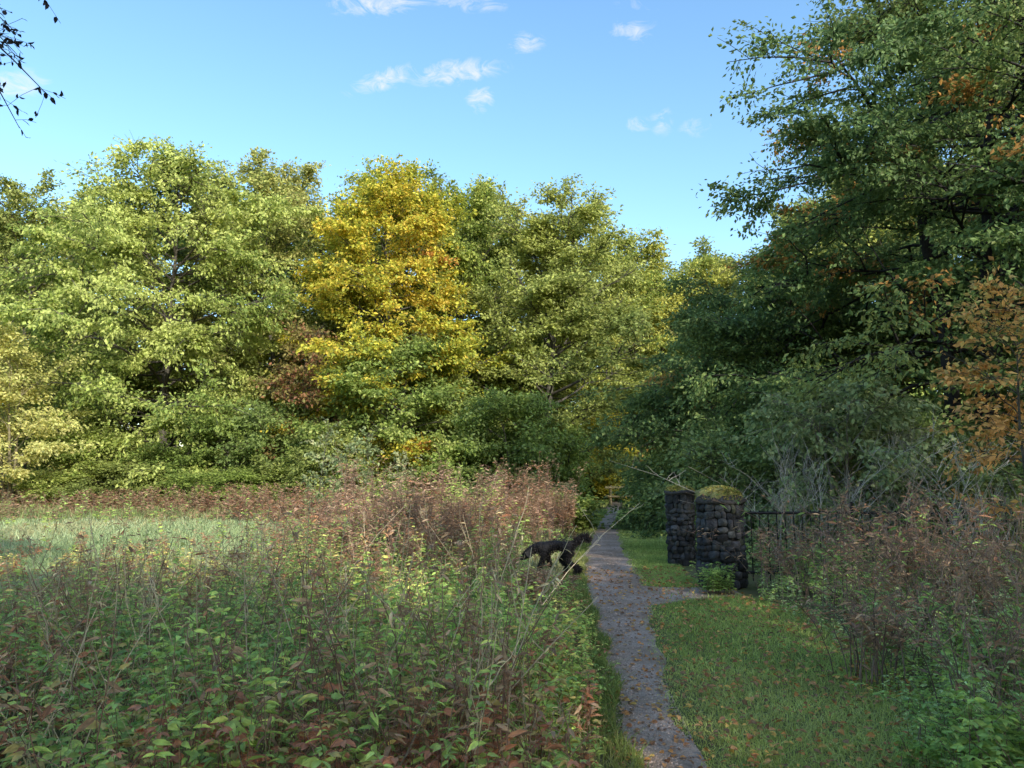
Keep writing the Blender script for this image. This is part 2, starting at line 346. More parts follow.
nth = ['first', 'second', 'third', 'fourth', 'fifth', 'sixth', 'seventh', 'eighth', 'ninth', 'tenth', 'eleventh', 'twelfth']
for k, u in enumerate([60, 120, 180, 245, 310, 370, 435, 500]):
    src = bushes[[0, 3, 1, 4][k % 4]]
    copy_tree(src, (gx(u, 34), 34+(k % 3)*.5, 0), (.8, .8, .45+.1*(k % 3)), k*1.1, 'low scrub along the foot of the left wood, %s of eight from the left' % nth[k], 'low scrub along the wood')
for k, u in enumerate([-30, 70, 160, 250, 330, 410, 490, 552, 694, 760, 850, 960]):
    src = bushes[[0, 2, 1, 8][k % 4]]
    copy_tree(src, (gx(u, 47), 47+(k % 3), 0), (2.0, 2.0, 2.1), k*1.7, 'tall understorey bush deep inside the wood, %s of twelve from the left' % nth[k], 'understorey of the wood')
for k, (u, Y, vt, lb) in enumerate([(322, 19, 418, 'leftmost of the slim pale saplings'), (348, 18, 436, 'second slim pale sapling from the left'), (376, 20, 426, 'third slim pale sapling from the left'), (397, 19, 452, 'rightmost and shortest of the slim pale saplings')]):
    tr('sapling', u, Y, vt, .32, P_GREY+[(.2, .2, .1)], lb+' in the rough grass', 60+k, cat='sapling', leaves=520, leaf=.1, n1=22, m2=2, m3=2, h0=.15, el=(50, 75), trunk_r=.018, spread=.06, bark=(.13, .12, .09))
# right side of the path
tr('thicket_tree', 768, 21, 268, 4.0, P_DARK, 'dark green bushy tree behind the stone pillars', 71, leaves=105000, leaf=.125, n1=60, m2=9, h0=.03, curve=-.22, trunk_r=.15, trunks=2, spread=.2, fleck=(.01, (.2, .12, .03)))
tr('thicket_tree', 718, 27, 318, 2.5, P_DARK, 'dark leafy tree leaning over the right side of the far path', 72, leaves=50000, leaf=.14, n1=40, h0=.03, curve=-.2, trunk_r=.12)
TK = tree('beech_tree', (gx(966, 17), 17, 0), 'huge dark tree with several trunks and orange tinged leaves, on the right', 'tree', 73, 15.8, 6.0, P_DARKO, leaves=230000, leaf=.115, n1=70, m2=11, m3=7, h0=.2, el=(0, 48), curve=-.12, trunk_r=.2, trunks=3, spread=.22, flat=.3, bark=(.03, .026, .024), tw=.08, nf=.6, fan=.06, jit=.2, shape=([0, .15, .4, .65, .85, 1], [.75, .98, 1, .8, .55, .3]), fleck=(.06, (.23, .12, .032)), lj=(.7, 1.08), gam=1.9)
copy_tree(TK, (16.5, 21, 0), (1.0, 1.0, 1.1), 2.1, 'dark tree at the right edge, behind the huge dark tree')
tr('oak_sapling', 1026, 9.5, 272, .95, P_ORANGE, 'young oak with orange brown leaves at the right edge of the picture', 74, leaves=3000, leaf=.095, n1=24, m2=5, m3=4, h0=.25, el=(10, 60), trunk_r=.04, spread=.1)
tr('shrub', 845, 13.5, 380, 1.8, P_GREY, 'grey green shrub with long drooping leaves behind the railings', 75, cat='shrub', leaves=10000, leaf=.115, n1=34, m2=6, m3=4, h0=.03, el=(35, 75), curve=-.35, trunk_r=.05, trunks=3, spread=.12, bark=(.2, .18, .15))
for k, (u, Y, vt, Rr, pal, lb) in enumerate([
    (900, 15, 400, 2.0, P_DARK, 'dark bush under the huge dark tree, left of its trunks'),
    (1000, 15, 410, 2.2, P_DARK, 'dark bush under the huge dark tree, right of its trunks'),
    (760, 15, 425, 1.6, P_DARK+P_GREY[:1], 'dark bush right behind the nearer stone pillar'),
    (718, 20, 425, 1.3, P_DARK, 'dark bush behind the farther stone pillar'),
    (960, 12.8, 455, 1.2, P_GREY[:2]+P_DARK, 'mixed green bush behind the right end of the railings')]):
    tr('bush', u, Y, vt, Rr, pal, lb, 80+k, cat='bush', leaves=13000, leaf=.115, n1=26, m2=6, m3=5, h0=.02, el=(10, 75), trunk_r=.05, trunks=2, prof=.25, tw=.16)
for k, (x, y, s) in enumerate([(-8, -7, .85), (1, -10, 1.0), (6.3, -12.5, .75), (11, -8, .75), (14, -2, .7), (15.5, 8, .8), (20, 12, .75)]):
    copy_tree([TB, TF][k % 2], (x, y, 0), (s*.75, s*.75, s*1.0), k*1.3, 'broad tree of the wood standing outside the view', 'trees outside the view')
# branch that hangs into the top left corner
ov = empty('overhanging_tree', (-4.3, 3.9, 0), 'tree outside the left edge whose sparse dark twigs hang into the top left corner', 'tree')
r = np.random.default_rng(91); tb = MB(); lb = MB()
tz = np.linspace(0, 1, 9); T0 = np.stack([.25*tz, 0*tz, 6.5*tz], -1)[None]; tubes(tb, T0, (.11-.08*tz)[None], 8, (.05, .045, .04))
ends = [W(40, 92, 4.0), W(8, 124, 3.9), W(46, 2, 4.2), W(10, 30, 3.7), W(18, 58, 4.1)]
tw_ = []
for e in ends:
    s = np.array([.2, 0, 4.7]); e = np.array(e)-np.array([-4.3, 3.9, 0]); t = np.linspace(0, 1, 8)[:, None]
    q = s+(e-s)*t; q[:, 2] += .2*np.sin(t[:, 0]*PI); q += np.cumsum(r.normal(size=q.shape), 0)*.015; tw_.append(q)
tw_ = np.array(tw_); tubes(tb, tw_, np.linspace(.018, .0018, 8)[None].repeat(5, 0), 5, (.03, .025, .025))
idx = np.repeat(np.arange(5), 20); t = r.uniform(.6, 1, 100); L3 = grow(r, tw_, None, idx, t, r.normal(size=100), r.normal(0, .6, 100), r.uniform(.06, .2, 100), 3, -.1, .03)
tubes(tb, L3, np.full((100, 3), .0013), 3, (.03, .025, .025))
ti = r.integers(0, 100, 280); p, d = lerpP(L3, ti, r.uniform(.3, 1, 280))
ax = d+r.normal(size=d.shape)*.9; ax[:, 2] -= .3
inst(lb, LEAF7, LF7, frames(ax, r.normal(size=d.shape)+[0, 0, .5])*r.uniform(.025, .048, 280)[:, None, None], p, np.array([.014, .012, .012])*r.uniform(.6, 1.6, (280, 1)))
tb.build('trunk', M_BARK, ov); lb.build('crown', M_LEAF, ov)
# ------------------------------------------------------------------ herbs
def plants(r, sb, lb, pos, h, lean=.2, arch=0, nleaf=14, leaf=.07, asp=1, pal=P_GREEN, stem=(.1, .08, .05), sr=.003, tri=False, tilt=0, t0=.15, nf=1.2, jit=.25, leaft=None, droop=.3, spread=.0, nbr=0):
    N = len(pos); h = np.broadcast_to(np.asarray(h, float), (N,))
    if N == 0: return
    a = r.uniform(0, 6.28, N); ln = np.abs(r.normal(0, lean, N))*h; t = np.linspace(0, 1, 6)[None]
    Pn = np.zeros((N, 6, 3))
    Pn[:, :, 0] = pos[:, :1]+np.cos(a)[:, None]*ln[:, None]*t**1.6; Pn[:, :, 1] = pos[:, 1:2]+np.sin(a)[:, None]*ln[:, None]*t**1.6
    Pn[:, :, 2] = h[:, None]*(t*(1+arch)-arch*t**2.2)
    Pn[:, :, :2] += np.cumsum(r.normal(size=(N, 6, 2)), 1)*.018*h[:, None, None]*t[:, :, None]
    sc = np.asarray(stem)*r.uniform(.6, 1.5, (N, 1))
    tubes(sb, Pn, np.full((N, 1), sr)*np.linspace(1, .35, 6)[None], 3, sc)
    LP3 = Pn
    if nbr:
        bi = np.repeat(np.arange(N), nbr); tb_ = r.uniform(.35, .95, len(bi))
        Q = grow(r, Pn, None, bi, tb_, r.uniform(0, 6.28, len(bi)), r.uniform(.1, .6, len(bi)), h[bi]*r.uniform(.1, .28, len(bi)), 6, .1, .03)
        tubes(sb, Q, np.full((len(bi), 1), sr*.5)*np.linspace(1, .5, 6)[None], 3, sc[bi]); LP3 = np.concatenate([Pn, Q])
    K = N*nleaf; idx = r.integers(0, len(LP3), K) if nbr else np.repeat(np.arange(N), nleaf); tl = t0+(1-t0)*r.uniform(0, 1, K)
    p, d = lerpP(LP3, idx, tl)
    az = r.uniform(0, 6.28, K); k = 3 if tri else 1
    hf = np.clip(h/.45, .45, 1)
    sz = leaf*r.uniform(.5, 1.4, K)*(1.15-.5*tl)*(hf[idx % N] if not nbr else 1)
    c = palette_cols(r, p, pal, Noise(r, nf), jit)
    for q in range(k):
        aq = az+(q-1)*1.1*(k > 1)
        pp = p.copy()
        if k > 1: pp += .45*leaf*np.stack([np.cos(az), np.sin(az), np.zeros(K)], 1)
        if spread: pp += r.normal(size=pp.shape)*spread
        ax = np.stack([np.cos(aq), np.sin(aq), tilt-droop*r.uniform(-.3, 1, K)], 1)
        nn = r.normal(size=(K, 3))*.5+np.array([0, 0, 1.])
        Mx = frames(ax, nn)*sz[:, None, None]; Mx[:, :, 1] *= asp
        if leaft is None: inst(lb, LEAF7, LF7, Mx, pp, c)
        else: inst(lb, LEAF4, LF4, Mx, pp, c)
def px_of(x, y): return 512+F*x/y
r = np.random.default_rng(101)
PN = Noise(np.random.default_rng(55), 1.0)
def patch(p, off, thr=-.1):      # keeps plants of one kind in drifts
    q = np.concatenate([p, np.full((len(p), 1), off)], 1); return p[(PN(q)+r.normal(size=len(p))*.25) > thr]
DOGX, DOGY = gx(552, 12.0), 12.0
def left_pos(n, y0, y1, ul=-60, pad=.14, pw=1.0):
    y = y0*(y1/y0)**(r.uniform(0, 1, n)**pw); xl = gx(ul, y)-.3; xr = pL(y)-pad
    x = xl+(xr-xl)*r.uniform(0, 1, n); return np.stack([x, y], 1)
def hmod(p):
    u = px_of(p[:, 0], p[:, 1]); e = np.clip((pL(p[:, 1])-p[:, 0])/.6, .4, 1)
    m = np.where((u < 250) & (p[:, 1] > 7), .5+.3*np.clip((u-130)/120, 0, 1), 1.0)*np.clip((u+300)/420, .75, 1)
    k = np.where((u > 512) & (p[:, 1] > 5) & (p[:, 1] < 12.6), np.clip(1.53-1.48*p[:, 1]/12, .08, 1), 1)   # lower, trampled growth before the dog
    return np.minimum(e*m, k)
P_BR = [(.048, .076, .02), (.062, .094, .026), (.082, .112, .032), (.105, .13, .036), (.125, .10, .036), (.125, .055, .03)]
P_NET = [(.085, .118, .03), (.115, .15, .038), (.145, .175, .046), (.18, .175, .05), (.20, .155, .055)]
P_DEAD = [(.085, .054, .032), (.11, .072, .043), (.135, .092, .057), (.11, .055, .03)]
P_PINK = [(.10, .06, .04), (.12, .075, .049), (.145, .098, .066)]
sb = MB(); lb = MB()
p = patch(left_pos(2100, 2.0, 12, pw=.85), 0, -.4); plants(r, sb, lb, p, r.uniform(.3, .9, len(p))*hmod(p), lean=.5, arch=.5, nleaf=15, leaf=.055, pal=P_BR, stem=(.10, .05, .035), tri=True)
tag(sb.build('bramble_canes', M_STEM), 'tangle of bramble canes left of the path', 'brambles', kind='stuff')
tag(lb.build('bramble_leaves', M_HERB), 'bramble leaves covering the rough ground left of the path', 'brambles', kind='stuff')
sb = MB(); lb = MB()
p = patch(left_pos(1300, 2.2, 13, pw=.75), 3, -.05); plants(r, sb, lb, p, r.uniform(.45, 1.15, len(p))*hmod(p), lean=.25, nleaf=30, leaf=.074, asp=.65, pal=P_NET, stem=(.10, .09, .045), tri=False)
p = left_pos(420, 4.5, 12, 400, pad=.06, pw=.8); plants(r, sb, lb, p, r.uniform(.45, .9, len(p))*hmod(p), lean=.25, nleaf=32, leaf=.074, asp=.7, pal=P_NET, stem=(.10, .11, .05))
tag(lb.build('weed_leaves', M_HERB), 'fresh green nettle leaves mixed through the brambles left of the path', 'weeds', kind='stuff')
tag(sb.build('weed_stems', M_STEM), 'thin green nettle stems left of the path', 'weeds', kind='stuff')
sb = MB(); lb = MB()
p = patch(left_pos(1100, 2.5, 15, pw=.75), 7, .0); plants(r, sb, lb, p, r.uniform(.6, 1.25, len(p))*hmod(p), lean=.3, nleaf=30, leaf=.066, asp=.5, pal=P_DEAD+[(.13, .055, .028), (.14, .075, .036)], stem=(.105, .06, .04), sr=.0045, tilt=.2, droop=.9, nbr=5)
p = left_pos(110, 2.8, 9); plants(r, sb, lb, p, r.uniform(.85, 1.35, len(p))*hmod(p), lean=.4, nleaf=10, leaf=.05, asp=.4, pal=[(.20, .16, .09), (.16, .12, .07)], stem=(.19, .15, .095), sr=.0055, droop=.9, nbr=4)
p = left_pos(300, 7.5, 17, 300); p = patch(p, 5, -.15); plants(r, sb, lb, p, r.uniform(.8, 1.2, len(p))*hmod(p), lean=.2, nleaf=44, leaf=.09, asp=.48, pal=P_PINK+P_DEAD, stem=(.09, .054, .038), sr=.005, tilt=.5, nbr=6)
p = left_pos(260, 8.5, 17, 300); plants(r, sb, lb, p, r.uniform(.6, 1.1, len(p))*hmod(p), lean=.2, nleaf=30, leaf=.09, asp=.65, pal=P_NET[:3]+P_BR[:2], stem=(.10, .09, .045))
p = left_pos(420, 9, 25, -60); p = patch(p, 13, .1); plants(r, sb, lb, p, r.uniform(.3, .8, len(p))*hmod(p)*1.3, lean=.25, nleaf=24, leaf=.10, asp=.5, pal=P_DEAD+P_NET[:3], stem=(.10, .07, .048), sr=.005, tilt=.3, nbr=3)
p = np.stack([r.uniform(-28, -1, 1200), r.uniform(24, 33, 1200)], 1); p = patch(p, 11, -.2); plants(r, sb, lb, p, r.uniform(.4, 1.1, len(p)), lean=.25, nleaf=22, leaf=.16, asp=.6, pal=[(.06, .034, .02), (.075, .05, .028), (.06, .07, .025)]+P_DEAD[:2]+P_NET[:2], stem=(.08, .056, .038), sr=.008, tilt=.4, leaft=4)
tag(lb.build('dry_weed_leaves', M_HERB), 'withered brown weed leaves left of the path', 'dry weeds', kind='stuff')
tag(sb.build('dry_weed_stems', M_STEM), 'dry brown weed stalks left of the path', 'dry weeds', kind='stuff')
# -- grass
def blades(mb, r, pos, h, wd, lean, pal, nf=.6, jit=.25, z0=0):
    N = len(pos); h = np.broadcast_to(h, (N,)); a = r.uniform(0, 6.28, N); b = a+PI/2+r.normal(size=N)*.5
    d = np.stack([np.cos(a), np.sin(a)], 1)*(np.abs(r.normal(0, lean, N))*h)[:, None]; sx = np.stack([np.cos(b), np.sin(b)], 1)*np.broadcast_to(wd, (N,))[:, None]*.5
    v = np.zeros((N, 6, 3))
    for k, (t, ww) in enumerate([(0, 1), (.55, .8), (1, .12)]):
        c = pos+d*t**2
        v[:, 2*k, :2] = c-sx*ww; v[:, 2*k+1, :2] = c+sx*ww; v[:, 2*k, 2] = v[:, 2*k+1, 2] = h*t*(1-.15*t)+z0
    f = np.array([[0, 1, 3, 2], [2, 3, 5, 4]]); f = (f[None]+(np.arange(N)*6)[:, None, None]).reshape(-1, 4)
    c = palette_cols(r, np.concatenate([pos, np.zeros((N, 1))], 1), pal, Noise(r, nf), jit)
    mb.add(v.reshape(-1, 3), f, np.repeat(c, 6, 0))
P_TURF = [(.11, .14, .036), (.145, .175, .044), (.18, .20, .054), (.205, .21, .07)]
P_MEAD = [(.11, .135, .06), (.135, .16, .077), (.155, .18, .094), (.15, .145, .072)]
P_STRAW = [(.16, .13, .065), (.19, .155, .085), (.12, .115, .05)]
rb_y = np.array([-4, 2, 4.3, 5.5, 7.2, 9, 10.2, 11, 12, 14, 20, 30, 38., 48]); rb_x = np.array([1.2, 1.5, 2.25, 2.7, 3.1, 3.2, 2.75, 2.55, 2.55, 2.8, 3.9, 5.0, 6.0, 8])
def rB(y): return np.interp(y, rb_y, rb_x)
gb = MB()
n = 100000; y = 3.2*(34/3.2)**r.uniform(0, 1, n); x0 = pR(y)-.08+.07*PN(np.stack([y*3, y*0, y*0], 1)); x1 = np.maximum(rB(y)+.25, x0+.3); x = x0+(x1-x0)*r.uniform(0, 1, n)
keep = ~((y > by0(x)) & (y < by1(x)) & (r.uniform(size=n) < .95) & (x < 3.0)); x, y = x[keep], y[keep]
edge = np.clip((x-pR(y))/.25, .45, 1)
blades(gb, r, np.stack([x, y], 1), r.uniform(.018, .05, len(x))*edge*(1+.02*y), .0045*(.6+.13*y), 1.2, P_TURF)
n = 12000; y = 3*(34/3)**r.uniform(0, 1, n); x = pL(y)+.06+.06*PN(np.stack([y*3, y*0+4, y*0], 1))-np.abs(r.normal(0, .12, n)); blades(gb, r, np.stack([x, y], 1), r.uniform(.03, .13, n), .005*(.6+.13*y), .9, [(.075, .095, .025), (.10, .12, .03), (.13, .13, .045)])
n = 6000; y = r.uniform(37, 47, n); x = r.uniform(2, 10, n); k = (x < pL(y)-.1) | (x > pR(y)+.1); blades(gb, r, np.stack([x[k], y[k]], 1), r.uniform(.1, .25, k.sum()), .04, .8, P_TURF)
tag(gb.build('verge_grass', M_GRASS), 'short green grass verge along the path', 'grass', kind='stuff')
gb = MB(); n = 120000; y = 7*(34/7)**r.uniform(0, 1, n); xl = gx(-40, y); x = xl+(np.minimum(pL(y)-.4, gx(560, y))-xl)*r.uniform(0, 1, n)
blades(gb, r, np.stack([x, y], 1), r.uniform(.08, .26, n), .006+.0013*y, .8, P_MEAD, .5)
tag(gb.build('meadow_grass', M_GRASS), 'pale green meadow grass on the left', 'grass', kind='stuff')
gb = MB(); n = 9000; y = r.uniform(25, 36, n); x = gx(-40, y)+(gx(560, y)-gx(-40, y))*r.uniform(0, 1, n)
blades(gb, r, np.stack([x, y], 1), r.uniform(.25, .6, n), .03, .4, P_STRAW+[(.09, .062, .034), (.08, .10, .036)], .3)
n = 2400; p = left_pos(n, 2.6, 14, -60); blades(gb, r, p, r.uniform(.4, .95, n)*hmod(p), .006, .6, P_STRAW+P_MEAD[:2], .8)
tag(gb.build('dry_grass', M_GRASS), 'tall straw coloured dry grass', 'grass', kind='stuff')
# -- right undergrowth
def right_pos(n, y0, y1, off, wid):
    y = y0*(y1/y0)**r.uniform(0, 1, n); p = np.stack([rB(y)+off+wid*r.uniform(0, 1, n)**1.2*(.4+y*.12), y], 1)
    return p[~((p[:, 1] > 8.8) & (px_of(p[:, 0], p[:, 1]) < 752))]
def hR(p): return np.where(p[:, 1] > 7.5, np.clip((1.6-.55*p[:, 1]/11.3)/1.3, .3, .85), 1)
sb = MB(); lb = MB()
p = right_pos(800, 3.2, 11, .05, 2.6); hh = np.clip((p[:, 0]-rB(p[:, 1]))/1.2, .3, 1)*hR(p)
plants(r, sb, lb, p, r.uniform(.35, .85, len(p))*hh, lean=.4, arch=.4, nleaf=18, leaf=.054, pal=P_BR[:4]+P_GREY[:2]+P_NET[:2], stem=(.09, .06, .04), tri=True)
p = right_pos(620, 4, 11, -.05, 2.2); hh = np.clip((p[:, 0]-rB(p[:, 1])+.2)/1.0, .3, 1)*hR(p)
plants(r, sb, lb, p, r.uniform(.3, .9, len(p))*hh, lean=.2, nleaf=26, leaf=.07, asp=.75, pal=P_NET[:3]+P_GREY, stem=(.1, .1, .05))
p = right_pos(230, 3.6, 10.8, .3, 2.4); plants(r, sb, lb, p, r.uniform(.5, 1.2, len(p))*hR(p), lean=.5, arch=.4, nleaf=16, leaf=.06, asp=.5, pal=P_DEAD, stem=(.105, .07, .05), sr=.0045, nbr=6, droop=.8)
p = np.stack([r.uniform(3.4, 11, 300), r.uniform(11.8, 15, 300)], 1)
plants(r, sb, lb, p, r.uniform(.3, .9, 300), lean=.25, nleaf=24, leaf=.09, pal=P_DARK+P_GREY[:1], stem=(.06, .05, .04))
tag(lb.build('undergrowth_leaves', M_HERB), 'green bramble and nettle leaves right of the grass verge', 'undergrowth', kind='stuff')
tag(sb.build('undergrowth_stems', M_STEM), 'thin stems of the undergrowth right of the grass verge', 'undergrowth', kind='stuff')
# -- individual clumps
def clump(name, loc, label, cat, group, n, rad, seed, h, **kw):
    o = empty(name, (loc[0], loc[1], 0), label, cat, group); q = np.random.default_rng(seed)
    a = q.uniform(0, 6.28, n); d = rad*np.sqrt(q.uniform(0, 1, n)); s_ = MB(); l_ = MB()
    plants(q, s_, l_, np.stack([np.cos(a)*d, np.sin(a)*d], 1), h*q.uniform(.5, 1.05, n), **kw)
    s_.build('stems' if n > 1 else 'stem', M_STEM, o); l_.build('foliage', M_HERB, o); return o
DW = dict(lean=.2, nleaf=66, leaf=.096, asp=.44, pal=P_PINK+P_DEAD, stem=(.08, .05, .035), sr=.006, tilt=.5, t0=.1, droop=.8, spread=.02, leaft=4, nbr=7)
for k, (u, Y, h, lb_) in enumerate([(395, 13, 1.75, 'dry willowherb clump left of the dog, first of the tall brown clumps'), (432, 15, 1.55, 'brown dry willowherb clump, second of the tall clumps from the left'),
    (470, 14.5, 1.6, 'brown dry willowherb clump in the middle of the tall band'), (503, 16, 1.65, 'brown dry willowherb clump above the head of the dog'), (534, 17.5, 1.8, 'dry willowherb clump directly behind the dog, reaching highest'),
    (552, 20.5, 1.35, 'dry willowherb clump nearest the bend of the far path'), (425, 10.5, 1.3, 'shorter rusty dry weed clump before the tall brown band'), (372, 11.5, 1.35, 'rusty dry weed clump at the left end of the brown band'),
    (345, 14, 1.2, 'brown weed clump below the pale saplings'), (466, 12.8, 1.15, 'low brown weed clump just left of the dog')]):
    kw = dict(DW)
    if k in (1, 4, 6, 8): kw['pal'] = P_DEAD+[(.10, .045, .024)]
    if k in (2, 7): kw['pal'] = P_PINK[1:]+P_NET[1:3]
    clump('dry_willowherb', (gx(u, Y), Y), lb_, 'dry weeds', 'dry willowherb clumps', 60, [.9, .7, .8, .65, .8, .6, .7, .6, .7, .5][k], 200+k, h, **kw)
for k, (u, Y, h, lb_) in enumerate([(40, 33, 1.0, 'far left'), (112, 31, 1.0, 'second from the left'), (178, 31, 1.2, 'third from the left'), (236, 29, 1.3, 'fourth from the left'), (285, 26, 1.3, 'fifth from the left'), (330, 24, 1.3, 'rightmost')]):
    clump('bracken_clump', (gx(u, Y), Y), 'rust brown bracken clump along the far side of the meadow, '+lb_, 'bracken', 'bracken along the meadow', 80, 1.8, 231+k, h, lean=.3, nleaf=30, leaf=.18, asp=.6, pal=[(.062, .034, .02), (.08, .042, .024), (.07, .056, .027)]+P_PINK[:1], stem=(.08, .052, .037), sr=.006, tilt=.5, leaft=4)
RW = dict(DW); RW.update(lean=.6, arch=.45, pal=P_DEAD+[(.085, .055, .04)]+P_BR[1:3], nleaf=26, stem=(.09, .06, .045), tilt=.2, nbr=9)
for k, (u, Y, h, n, rad, lb_) in enumerate([(778, 10.2, .85, 24, .4, 'low grey brown dead stalks just right of the nearer stone pillar'), (835, 9.6, 1.2, 34, .6, 'dead stalks in front of the middle of the railings'), (885, 7.8, 1.35, 40, .6, 'thick brown stand of dead stalks right of the grass verge'),
    (945, 7.2, 1.35, 36, .6, 'brown dead stalks in front of the right end of the railings'), (1003, 6.4, 1.4, 30, .5, 'dead stalks at the right edge below the young oak'), (872, 6.0, .8, 30, .4, 'low rusty dead stalks at the edge of the grass verge'), (985, 4.7, .8, 28, .4, 'low rusty dead stalks near the bottom right corner')]):
    clump('dead_stalks', (gx(u, Y), Y), lb_, 'dead stalks', None, n, rad, 250+k, h, **RW)
for k, (u, Y, h, lb_) in enumerate([(800, 12.2, 2.2, 'bare pale twigs arching up behind the left part of the railings'), (900, 12.4, 2.3, 'bare pale twigs arching up behind the middle of the railings'), (975, 9.5, 1.9, 'bare pale twigs arching below the young oak')]):
    clump('bare_twigs', (gx(u, Y), Y), lb_, 'twigs', None, 30, .5, 262+k, h, lean=.7, arch=.3, nleaf=5, leaf=.05, asp=.5, pal=P_GREY, stem=(.15, .135, .115), sr=.007, nbr=12, droop=.6)
for k, (u, Y, h, n, rad, lb_) in enumerate([(1000, 3.7, .6, 40, .4, 'dark green bramble clump in the bottom right corner'), (930, 4.2, .4, 26, .3, 'small bramble clump left of the bottom right corner'), (712, 10.3, .40, 60, .2, 'small ivy bush at the foot of the nearer stone pillar'), (506, 11.5, .42, 30, .24, 'low green weed clump hiding the head of the dog')]):
    clump(['bramble_clump', 'bramble_clump', 'ivy_bush', 'weed_clump'][k], (gx(u, Y), Y), lb_, 'bush', None, n, rad, 270+k, h, lean=.6, arch=.4, nleaf=16, leaf=.055, pal=P_BR[:3]+P_NET[:1], stem=(.08, .05, .04), tri=True)
for k, (u, Y, h, lb_) in enumerate([(318, 4.2, 1.0, 'straw coloured bare stalk leaning in the middle of the left foreground'), (365, 3.9, 1.05, 'pale diagonal stalk in the foreground left of the path'), (300, 5.5, 1.25, 'thin brown stalk standing above the brambles left of centre'), (425, 5.2, 1.05, 'upright rusty stalk left of the path in the foreground'), (130, 4.6, .95, 'brown stalk among the brambles in the left foreground')]):
    clump('dry_stalk', (gx(u, Y), Y), lb_, 'stalk', None, 1, .04, 290+k, h*1.25, lean=.4, nleaf=14, leaf=.07, asp=.5, pal=P_STRAW, stem=(.22, .17, .10), sr=.008, droop=1, t0=.5)
# -- fallen leaves and pebbles
fl = MB(); n = 3000; y = 3.4*(13/3.4)**r.uniform(0, 1, n); a0 = pL(y)-.1; x = a0+(rB(y)+.3-a0)*r.uniform(0, 1, n)**.95
nn = r.normal(size=(n, 3))*.3+[0, 0, 1]; ax = np.stack([np.cos(y*99), np.sin(y*99), r.normal(size=n)*.2], 1)
z = np.where((x > pL(y)) & (x < pR(y)), .024, r.uniform(.035, .055, n))
cc = np.array([(.17, .078, .024), (.12, .055, .024), (.19, .12, .034), (.09, .052, .028), (.17, .09, .038)])[r.integers(0, 5, n)]*r.uniform(.6, 1.1, (n, 1))
inst(fl, LEAF7*np.array([1, 1.3, 1.6]), LF7, frames(ax, nn)*(r.uniform(.02, .056, n)*np.clip(.8+.05*y, 1, 1.4))[:, None, None], np.stack([x, y, z], 1), cc)
tag(fl.build('fallen_leaves', M_HERB), 'fallen orange and brown leaves scattered over path and grass', 'leaves', kind='stuff')
oc = np.array([[1, 0, 0], [-1, 0, 0], [0, 1, 0], [0, -1, 0], [0, 0, .6], [0, 0, -.6]]); of = [[0, 2, 4], [2, 1, 4], [1, 3, 4], [3, 0, 4], [2, 0, 5], [1, 2, 5], [3, 1, 5], [0, 3, 5]]
pb = MB(); n = 12000; y = 3.4*(20/3.4)**r.uniform(0, 1, n); t = np.clip(r.normal(.5, .3, n), 0, 1); x = pL(y)*(1-t)+pR(y)*t
m = 900; yb = r.uniform(9.4, 11, m); xb = r.uniform(1.6, 3.0, m); kb = (yb > by0(xb)) & (yb < by1(xb)); x = np.concatenate([x, xb[kb]]); y = np.concatenate([y, yb[kb]]); t = np.concatenate([t, np.zeros(kb.sum())]); n = len(x)
inst(pb, oc, of, frames(r.normal(size=(n, 3)), r.normal(size=(n, 3))*.3+[0, 0, 1])*(r.gamma(2, .0018, n)*(1+.03*y)+.003)[:, None, None], np.stack([x, y, .004+.012*np.sin(t*PI)], 1), np.array([.235, .175, .14])*r.uniform(.45, 1.25, (n, 1)))
tag(pb.build('gravel_stones', M_PEB), 'loose gravel stones on the path', 'gravel', kind='stuff')
